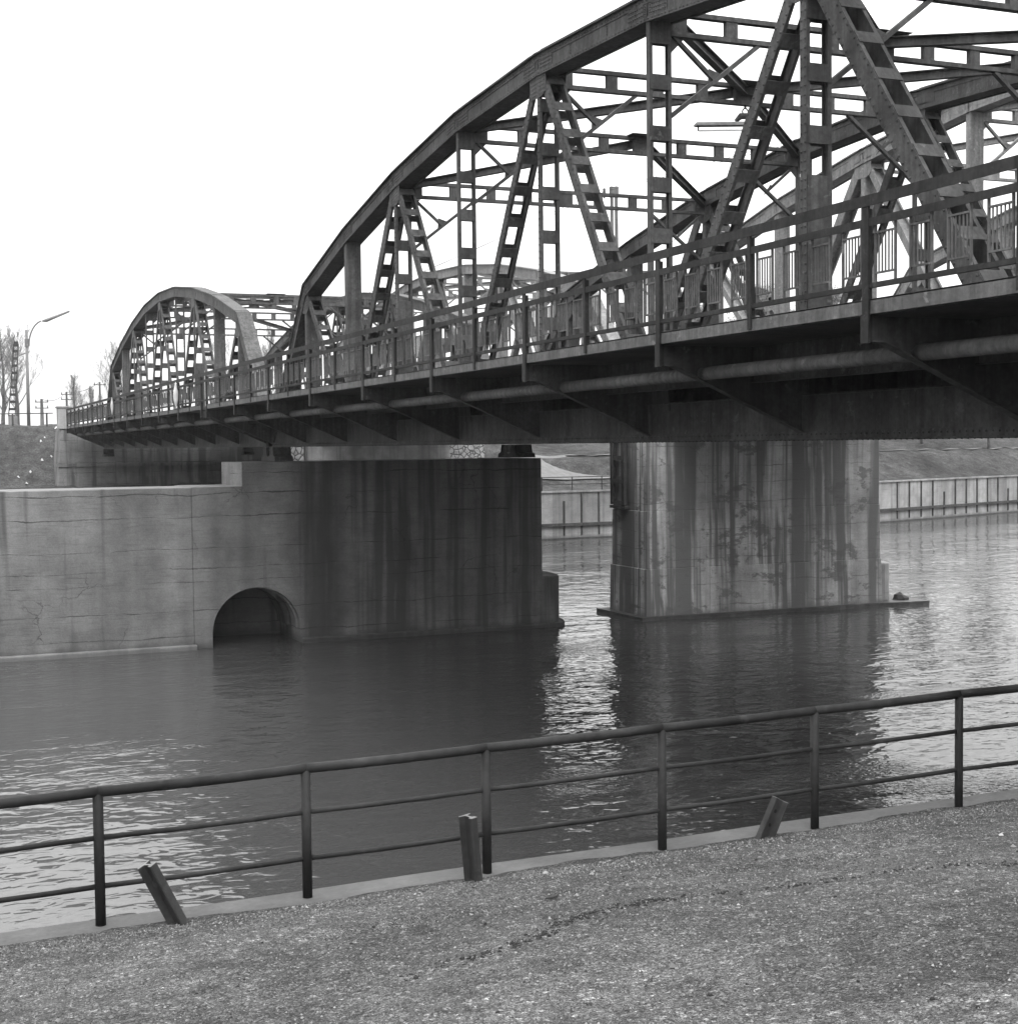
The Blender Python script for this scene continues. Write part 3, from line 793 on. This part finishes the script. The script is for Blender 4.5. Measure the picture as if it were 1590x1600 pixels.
def railing(name, xo, side, y0, sgn, label, detail):
    q=empty(name,(xo,y0+sgn*23,8.15),label,'railing')
    ny=lambda i: y0+sgn*P*i
    a,b_=sorted((ny(0)-sgn*.08,ny(10)+sgn*.08))
    for i in range(10):
        c,d=sorted((ny(i),ny(i+1)))
        if i==0 and sgn<0: d+=.94
        m=MB(); m.box(xo-.055,xo+.055,c,d,9.225,9.242); m.box(xo-.055,xo-.04,c,d,9.125,9.225); m.build('handrail',RAILST,q)
        m=MB(); m.box(xo-.04,xo+.04,c,d,8.985,9.0); m.box(xo-.04,xo-.026,c,d,8.915,8.985); m.build('mid_rail',RAILST,q)
        m=MB(); m.box(xo-.028,xo+.028,c,d,8.272,8.284); m.box(xo-.028,xo-.016,c,d,8.284,8.325); m.build('lower_rail',RAILST,q)
    for k in range(21):
        y=y0+sgn*P*k/2; m=MB(); main=(k%2==0); zl=7.70 if main else 8.02
        wv=.055 if main else .035
        xf=xo+side*.03
        m.box(xf-.016,xf+.008,y-wv,y+wv,zl,9.20)
        m.box(xf+.008 if side<0 else xf-.07,xf+.07 if side<0 else xf-.016,y-.008,y+.008,zl,9.11)
        if main: m.box(xf-.026,xf-.016,y-wv-.012,y+wv+.012,zl-.005,8.0)
        m.build('post',RAILST,q)
    for k in range(20 if side<0 else 0):
        for g in range(4):
            yc=y0+sgn*(P*k/2+P/2*(g+.5)/4); hw=.165
            near=detail and (k>=10)
            m=MB()
            for s_ in (-1,1): m.box(xo-.012,xo+.012,yc+s_*hw-.011,yc+s_*hw+.011,8.285,8.96)
            for z in (8.42,8.84): m.box(xo-.014,xo+.010,yc-hw+.011,yc+hw-.011,z-.010,z+.010)
            if not near:
                for b2 in range(5):
                    yb=yc-hw+2*hw*(b2+1)/6; m.box(xo-.006,xo+.006,yb-.006,yb+.006,8.43,8.83)
            o=m.build('baluster_panel',PANST,q)
            if near:
                for b2 in range(5):
                    yb=yc-hw+2*hw*(b2+1)/6; cube_piece('baluster',(xo,yb,8.63),(.006,0,0),(0,.0065,0),(0,0,.2),PANST,o)
    return q

xt_near=11.91; xt_far=20.98
YM=49.61; YF=50.55
s1=empty('road_bridge',(16.4,26,6.68),'near dark arched steel truss span of the road bridge','bridge')
span_truss(s1,xt_near,YM,-1,0,STEEL,2); span_truss(s1,xt_far,YM,-1,0,STEEL,1)
span_lateral(s1,xt_near,xt_far,YM,-1,0,STEEL,2)
walkway(s1,xt_near,-1,YM,-1,STEEL,1); walkway(s1,xt_far,1,YM,-1,STEEL,1)
s2=empty('road_bridge',(16.4,73,6.68),'far arched steel truss span of the road bridge, beyond the pier','bridge')
span_truss(s2,xt_near,YF,1,0,STEEL3,1); span_truss(s2,xt_far,YF,1,0,STEEL3,1)
span_lateral(s2,xt_near,xt_far,YF,1,0,STEEL3,1)
walkway(s2,xt_near,-1,YF,1,STEEL3,0); walkway(s2,xt_far,1,YF,1,STEEL3,0)
DZ=1.55
s3=empty('second_bridge',(31,26,8.2),'pale painted truss span of the parallel bridge behind the road bridge','bridge')
span_truss(s3,26.34,YM,-1,DZ,STEEL2,1,closed=True); span_truss(s3,35.41,YM,-1,DZ,STEEL2,1,closed=True); span_lateral(s3,26.34,35.41,YM,-1,DZ,STEEL2,1)
s4=empty('second_bridge',(31,73,8.2),'far pale truss span of the parallel bridge, small in the distance','bridge')
span_truss(s4,26.34,YF,1,DZ,STEEL2,1,closed=True); span_truss(s4,35.41,YF,1,DZ,STEEL2,1,closed=True); span_lateral(s4,26.34,35.41,YF,1,DZ,STEEL2,1)
railing('bridge_railing',9.42,-1,YM,-1,'long iron railing with baluster panels along the near span footway',1)
railing('bridge_railing',9.42,-1,YF,1,'iron railing along the far span footway, ending at the stone pillar',0)
railing('bridge_railing',xt_far+2.49,1,YM,-1,'iron railing on the far side of the near road bridge span',0)
railing('bridge_railing',xt_far+2.49,1,YF,1,'iron railing on the far side of the distant road bridge span',0)

# hanging lamp under the middle strut
xm=(xt_near+xt_far)/2; yl=YM-5*P; zl=ZC+P*BH[5]-.2
q=empty('hanging_lamp',(xm,yl,zl-.7),'tubular lamp hanging from the middle cross strut of the near span','lamp')
m=MB(); m.tube([(xm,yl,zl+.45),(xm,yl,zl-.06)],.025,8); m.build('hanger',STEEL,q)
m=MB(); pts=[(xm+.07*math.cos(a*.6283),yl,zl-.13+.07*math.sin(a*.6283)) for a in range(11)]; m.tube(pts,.016,6); m.build('shackle',STEEL,q)
ax=Vector((.924,-.381,0)).normalized(); c=Vector((xm,yl,zl-.32))
m=MB(); m.tube([c+ax*-.2+Vector((0,0,.0)),c+ax*-.1+Vector((0,0,.1)),c+ax*.1+Vector((0,0,.1)),c+ax*.2],[.04,.07,.07,.04],8); m.build('clamp',STEEL,q)
c=c-ax*.36
m=MB(); n=10; prof=[(math.cos(math.pi*k/n)*.10,math.sin(math.pi*k/n)*.09) for k in range(n+1)]
sd=ax.cross(Vector((0,0,1)))
vsz=[]
for e,sc2 in ((-.72,.35),(-.66,1),(.66,1),(.72,.35)):
    for a,b_ in prof: vsz.append(c+ax*e+sd*a*sc2+Vector((0,0,-.1+b_*sc2)))
fs=[]
for r in range(3):
    for k in range(n): fs.append((r*(n+1)+k,r*(n+1)+k+1,(r+1)*(n+1)+k+1,(r+1)*(n+1)+k))
m.add(vsz,fs); m.build('lamp_housing',GALV,q,smooth=True)
m=MB(); m.tube([c-ax*.62+Vector((0,0,-.19)),c+ax*.62+Vector((0,0,-.19))],.022,8); m.build('lamp_tube',simple('lamp_glass',.6,.3,.05),q)
for e in (-.63,.63):
    m=MB(); m.tube([c+ax*e+Vector((0,0,-.08)),c+ax*e+Vector((0,0,-.2))],.018,6); m.build('lamp_holder',STEEL,q)

# ================================================================== FOREGROUND RAILING
q=empty('waterside_railing',(4,10.2,3.38),'dark rusty tube railing on the foreground kerb','railing')
PX=[-3.27,-1.79,-.31,1.141,2.598,3.989,5.477,6.893,8.347,9.8,11.25,12.7]
def ry(x): return 10.30-.028*x
def rz(x): return 3.275+.0225*x
for x in PX:
    m=MB(); zb_=3.35+.012*x-.1
    m.tube([(x,ry(x),zb_),(x,ry(x),rz(x)+.99)],.036,14); m.build('post',PIPE,q,smooth=True)
rr=random.Random(2)
def rail(name,fr,r):
    for a,b_ in zip(PX[:-1],PX[1:]):
        m=MB(); pts=[]
        for k in range(9):
            x=a+(b_-a)*k/8; pts.append((x,ry(x)+rr.uniform(-.0015,.0015),rz(x)+fr+rr.uniform(-.0013,.0013)-.006*math.sin(math.pi*k/8)))
        pts[0]=(a,ry(a),rz(a)+fr); pts[-1]=(b_,ry(b_),rz(b_)+fr)
        m.tube(pts,r,14); m.build(name,PIPE,q,smooth=True)
rail('top_rail',1.0,.037); rail('middle_rail',.68,.019); rail('lower_rail',.34,.019)

# leaning rail stubs
def stub(base,top,rot,label,holes=False):
    base=Vector(base);top=Vector(top); t=(top-base); L=t.length; t.normalize()
    o=empty('rail_stub',base,label,'rail stub','short lengths of old rail standing by the kerb')
    prof=[(px_*.86,py_*.9) for px_,py_ in [(-.06,0),(.06,0),(.06,.010),(.012,.022),(.008,.03),(.008,.095),(.032,.105),(.034,.135),(.026,.142),(-.026,.142),(-.034,.135),(-.032,.105),(-.008,.095),(-.008,.03),(-.012,.022),(-.06,.010)]]
    a=Vector((math.cos(rot),math.sin(rot),0)); a=(a-t*a.dot(t)).normalized(); b_=t.cross(a)
    m=MB(); n=len(prof); A=base-t*.25; 
    vs=[A+a*x+b_*(y-.07) for x,y in prof]+[top+a*x+b_*(y-.07) for x,y in prof]
    fs=[(k,(k+1)%n,n+(k+1)%n,n+k) for k in range(n)]
    fs+=[tuple(reversed(range(n))),tuple(range(n,2*n))]
    m.add(vs,fs); m.build('rail_body',RUSTRAIL,o)
    m=MB(); m.add([v_+t*.004 for v_ in vs[n:]]+[v_+t*.0005 for v_ in vs[n:]],[tuple(range(n))]+[(k,n+k,n+(k+1)%n,(k+1)%n) for k in range(n)]); m.build('skylit_end',GALV,o)  # pale cap on the rail end; the sky's brightness put into its colour
    if holes:
        for s_ in (-1,1):
            for k in (.10,.22):
                m=MB(); c=top-t*k+b_*(-.008)+a*s_*.0082
                ring=[c+(t*math.cos(j*.785)+b_*math.sin(j*.785))*.016 for j in range(8)]
                ring2=[c+a*s_*.002+(t*math.cos(j*.785)+b_*math.sin(j*.785))*.016 for j in range(8)]
                m.add(ring+ring2,[tuple(range(8)),tuple(range(15,7,-1))]+[(j,(j+1)%8,8+(j+1)%8,8+j) for j in range(8)])
                m.build('bolt_hole',simple('hole_black%d%d'%(s_,int(k*100)),.004,.9),o)
stub((1.66,9.95,3.36),(1.43,9.95,3.84),math.radians(205),'rail stub leaning left, leftmost below the railing')
stub((3.80,9.93,3.38),(3.755,9.93,3.92),math.radians(195),'nearly upright rail stub close beside a railing post')
stub((6.27,9.97,3.40),(6.46,9.98,3.76),math.radians(100),'rail stub leaning right with two bolt holes, rightmost below the railing',True)

# ================================================================== FAR THINGS
def at_px(bear_deg, dist):
    """bearing clockwise from the bridge axis, distance along the ground"""
    a=math.radians(bear_deg); return dist*math.sin(a), dist*math.cos(a)
def tree(name, x, y, h, label, spread=.35, seed=1, depth=5, upright=.6, mat=None, twig=None, r0=.16, leaves=0, group='bare trees on the far bank', zb=None):
    rs=random.Random(seed); zb=fz(x,y) if zb is None else zb
    e=empty(name,(x,y,zb),label,'tree',group)
    tr=MB(); cr=MB(); tips=[]; tmin=.0075
    # trunk
    pts=[];rad=[];X=Vector((x,y,zb-.2)); d=Vector((rs.uniform(-.05,.05),rs.uniform(-.05,.05),1))
    n=9
    for k in range(n+1):
        pts.append(X.copy()); rad.append(r0*(1-k/n)**.8+.012); X=X+d*(h*.96/n); d=(d+Vector((rs.uniform(-.08,.08),rs.uniform(-.08,.08),.1))).normalized()
    tr.tube(pts,rad,7)
    def branch(P,d,L,r,lev):
        q=[P];rr=[r];k=4
        for j in range(k):
            d=(d+Vector((rs.uniform(-.2,.2),rs.uniform(-.2,.2),rs.uniform(-.05,.2)+upright*.12))).normalized()
            P=P+d*L/k; q.append(P); rr.append(max(tmin,r*(1-.75*(j+1)/k)))
        cr.tube(q,rr,3,False)
        if lev<=0: tips.append(q[-1]); return
        for c in range(4 if lev>1 else 5):
            j=rs.randint(1,k); an=rs.random()*6.28
            side=Vector((math.cos(an),math.sin(an),rs.uniform(-.1,.5)))
            nd=(d*(.55+upright*.4)+side*spread*1.6).normalized()
            branch(q[j],nd,L*rs.uniform(.42,.68),max(tmin,rr[j]*.65),lev-1)
    nb=int(13+h*1.0)
    for k in range(nb):
        f=.16+.8*(k/nb); P_=pts[int(f*n)].lerp(pts[min(n,int(f*n)+1)],f*n-int(f*n)); an=k*2.4+rs.random()
        side=Vector((math.cos(an),math.sin(an),0))
        d=(side*spread*1.7+Vector((0,0,upright+.25))).normalized()
        branch(P_,d,h*.34*(1.12-f)*rs.uniform(.7,1.15)*(1+.3*spread),r0*.42*(1.1-f)+.008,depth-2)
    tr.build('trunk',BARK,e,smooth=True)
    if leaves:
        for P_ in tips:
            for c in range(leaves):
                c_=P_+Vector((rs.gauss(0,.22),rs.gauss(0,.22),rs.gauss(0,.22))); s_=rs.uniform(.05,.11)
                a=Vector((rs.uniform(-1,1),rs.uniform(-1,1),rs.uniform(-1,1))).normalized()*s_; b_=Vector((rs.uniform(-1,1),rs.uniform(-1,1),rs.uniform(-1,1))).normalized()*s_
                cr.add([c_-a,c_+b_*.7,c_+a,c_-b_*.7],[(0,1,2,3)])
    cr.build('crown',twig or TWIG,e)
    return e
def polar(px, Z):
    an=math.atan((px-795)/2269.1); b_=an+th; D=Z/math.cos(an); return D*math.sin(b_),D*math.cos(b_)
# left edge of the picture
for (px,Z,h,sp,sd_,lab) in ((8,116,8.2,.42,11,'bare upright tree at the left edge behind the embankment'),
    (31,121,8.8,.45,12,'bare poplar just left of the tall street lamp'),
    (122,165,7.2,.3,13,'small thin bare tree far off left of the arched span'),
    (148,170,6.2,.2,14,'low bare sapling beside the far end of the arched span'),
    (178,128,8.6,.4,15,'bare tree rising behind the left foot of the far arched span'),
    (356,140,9.5,.26,16,'bare tree seen through the right half of the far arched span'),
    (418,146,10.5,.26,17,'bare tree seen in the gap between the two arched spans'),
    (628,150,13.0,.3,18,'tall bare tree behind the hip of the distant pale span'),
    (575,158,11.0,.3,19,'bare tree seen between the posts at the end of the near span')):
    x,y=polar(px,Z); tree('bare_tree',x,y,h,lab,sp,sd_,depth=5,upright=.75)
for k,(px,Z,h,lab) in enumerate(((1105,150,13.5,'budding tree behind the bridge below the hanging lamp'),(1205,146,15,'budding tree right of the tall post pair'),
    (1285,150,15.5,'budding tree directly behind the solid truss post'),(1365,140,14.5,'budding tree behind the railing left of the steep diagonal'),(1440,150,14.0,'budding tree behind the steep riveted diagonal'),(1545,150,13.5,'budding tree at the right edge behind the railing'))):
    x,y=polar(px,Z); tree('budding_tree',x,y,h,lab,.55,40+k,depth=5,upright=.45,twig=TWIG,leaves=9,group='budding trees behind the bridge')

# street lamp on the embankment
x,y=polar(48,108); zb=8.2
q=empty('street_lamp',(x,y,zb),'tall slender street lamp with curved arm, left of the bridge','lamp')
m=MB(); m.tube([(x,y,zb-.3),(x,y,15.55)],[.13,.10],10); m.build('pole',GALV,q,smooth=True)
m=MB(); m.tube([(x,y,14.3),(x,y,14.9)],.15,10); m.build('collar',GALV,q)
dx=Vector((.95,-.3,0)).normalized(); B0=Vector((x,y,0))+dx*.16
m=MB(); m.tube([B0+dx*(1.15*(1-math.cos(a*math.pi/16)))+Vector((0,0,14.35+2.0*math.sin(a*math.pi/16)*.95)) for a in range(8)],.055,8); m.build('arm',GALV,q,smooth=True)
tip=B0+dx*1.0+Vector((0,0,16.2)); m=MB(); m.tube([tip,tip+dx*.3+Vector((0,0,.05)),tip+dx*2.0+Vector((0,0,.72))],[.05,.13,.07],8); m.build('lamp_head',GALV,q,smooth=True)

# leaning lattice mast with a small lamp
x,y=polar(24,113)
q=empty('lattice_mast',(x,y,8.3),'leaning steel lattice mast on a concrete block at the left edge','mast')
b0=Vector((x-.1,y,9.3)); b1=Vector((x+.35,y,14.9)); m=MB(); m.box(x-.35,x+.3,y-.3,y+.3,8.0,9.3); m.build('base_block',CONCP,q)
for s_ in (-1,1):
    m=MB(); m.bar(b0+Vector((s_*.24,0,0)),b1+Vector((s_*.16,0,0)),(0,1,0),.08,.08); m.build('leg',STEEL,q)
for k in range(11):
    f=k/10; c=b0.lerp(b1,f); w_=.24-.08*f
    cube_piece('batten',c,(w_,0,0),(0,.04,0),(0,0,.10 if k<10 else .2),STEEL,q)
m=MB(); m.tube([b1+Vector((.1,0,-.9)),b1+Vector((.95,0,-.6))],.06,6); m.build('lamp_arm',GALV,q)

# distant masts
def mast(px,Z,ztop,lab,arms=1,r=.12):
    x,y=polar(px,Z); zb=fz(x,y)
    q=empty('utility_pole',(x,y,zb),lab,'pole','distant poles of the overhead line')
    m=MB(); m.tube([(x,y,zb-.3),(x,y,ztop)],[r*1.3,r*.8],8); m.build('pole',CONCA,q)
    for k in range(arms):
        z=ztop-.35-.7*k; m=MB(); m.box(x-.75,x+.75,y-.05,y+.05,z-.05,z+.05); m.build('crossarm',STEEL,q)
        for e in (-.65,.65):
            m=MB(); m.tube([(x+e,y,z+.05),(x+e,y,z+.3)],[.07,.04],6); m.build('insulator',STEEL,q)
    return Vector((x,y,ztop))
a1=mast(69,170,12.6,'short distant pole right of the street lamp',2,.2)
a2=mast(108,200,14.6,'distant pole above the stone pillar at the bridge end',2,.16)
a3=mast(160,185,15.2,'distant pole just left of the far arched span',1,.14)
# twin-leg concrete pole seen through the near span, with wires
x,y=polar(963,101); zb=fz(x,y)
q=empty('power_pole',(x,y,zb),'tall twin-leg concrete power pole seen through the near span','pole')
for s_ in (-1,1):
    m=MB(); m.bar((x+s_*.22,y,zb-.3),(x+s_*.17,y,24.1),(0,1,0),.22,.16); m.build('leg',CONCA,q)
for k in range(6): cube_piece('spacer',(x,y,zb+2.2+k*2.9),(.12,0,0),(0,.08,0),(0,0,.14),CONCA,q)
m=MB(); m.box(x-.30,x+.30,y-.12,y+.12,23.7,24.35); m.build('head',CONCA,q)
m=MB(); m.box(x-1.5,x+.2,y-.08,y+.08,23.62,23.80); m.build('crossarm',STEEL,q)
for e in (-1.25,-.75):
    m=MB(); m.tube([(x+e,y,23.5),(x+e,y,23.75),(x+e,y,24.2)],[.05,.13,.09],6); m.build('insulator',STEEL,q)
m=MB(); m.box(x+.2,x+1.2,y-.06,y+.06,22.75,22.9); m.build('side_arm',STEEL,q)
def wire(A,B,sag,lab,r=.016):
    A=Vector(A);B=Vector(B); m=MB()
    m.tube([A.lerp(B,k/16)-Vector((0,0,sag*4*(k/16)*(1-k/16))) for k in range(17)],r,4)
    tag(m.build('overhead_wire',STEEL),lab,'wire','overhead wires behind the bridges')
for e,lab in ((-1.25,'thin overhead wire strung from the left insulator of the power pole'),(-.75,'thin overhead wire strung from the right insulator of the power pole')):
    wire((x+e,y,24.0),(x+e+4,y-112,24.5),1.6,lab); 
wire((x-1.25,y,24.0),(x-1.25,y+170,24.5),2.2,'thin overhead wire running away from the power pole, lower of two')
wire((x-.75,y,24.0),(x-.75,y+170,25.2),2.0,'thin overhead wire running away from the power pole, upper of two')
wire(a1,a2,.6,'faint wire between the distant poles on the left',.03); wire(a2,a3,.5,'faint wire reaching the pole beside the far arched span',.03)

# low rail along the embankment
q=empty('embankment_rail',(8,108,8.4),'thin fence rail along the top of the left embankment','fence')
m=MB(); m.tube([(2,107,9.15),(9.3,105,9.2)],.035,6); m.build('rail',STEEL,q)
for k in range(4):
    xx=2.3+k*2.2; m=MB(); m.tube([(xx,107-(xx-2)*.27,8.0),(xx,107-(xx-2)*.27,9.2)],.06,6); m.build('post',STEEL,q)

# litter on the embankment slope
lit=[(57,683),(21,716),(33,722),(40,712),(79,691),(84,694),(72,699),(81,668),(58,702),(63,679)]
names=['crumpled white paper high on the left embankment','flat white scrap low at the left edge of the embankment','white scrap low on the embankment beside another','pale scrap in the lower middle of the embankment','white scrap near the abutment, upper of two touching','long white scrap near the abutment','small white scrap under the long one','tiny white scrap at the top near the abutment','small pale scrap in the middle of the embankment','small white scrap beside the highest crumpled one']
rs=random.Random(9)
for (px,py),lab in zip(lit,names):
    x,y=polar(px,104); f=(py-655)/85.0; y=105.6-8.2*f; x=x*y/104.0
    m=MB(); s_=rs.uniform(.06,.13) if px!=84 else .2; z=fz(x,y)+.06
    ring=[(x+s_*math.cos(k*1.047)*rs.uniform(.7,1.2),y+s_*.6*math.sin(k*1.047),z+rs.uniform(-.05,.08)+ .25*math.sin(k*1.047)*s_) for k in range(6)]
    m.add(ring+[(x,y,z+.13)],[(k,(k+1)%6,6) for k in range(6)])
    tag(m.build('paper_scrap',PAPER),lab,'litter','litter on the left embankment')

# white bundles hung on the far railing
def bundle(y,z0,z1,r,lab):
    m=MB(); n=9; pts=[];rad=[]
    for k in range(n+1):
        f=k/n; pts.append((9.36-.06,y+.02*math.sin(k*2),z0+(z1-z0)*f)); rad.append(r*(.12+.88*math.sin(math.pi*min(1,f*1.0))**1.3))
    m.tube(pts,rad,10); tag(m.build('white_bundle',PAPER,smooth=True),lab,'bundle','white bundles on the railing')
bundle(55.1,8.15,9.15,.095,'white spindle-shaped bundle tied upright to the far span railing')
bundle(73.5,8.35,9.2,.07,'smaller white bundle on the railing near the far abutment')

# thin air between the camera and the far bank
m=MB(); m.box(-520,520,-70,1400,-3.0,40.0)
hz=bpy.data.materials.new('haze_air'); hz.use_nodes=True; t=hz.node_tree; t.nodes.clear()
o_=t.nodes.new('ShaderNodeOutputMaterial'); v_=t.nodes.new('ShaderNodeVolumePrincipled')
v_.inputs['Color'].default_value=(.9,.9,.9,1); v_.inputs['Density'].default_value=.0002
t.links.new(v_.outputs[0],o_.inputs['Volume'])
o=m.build('haze',hz); tag(o,kind='stuff')
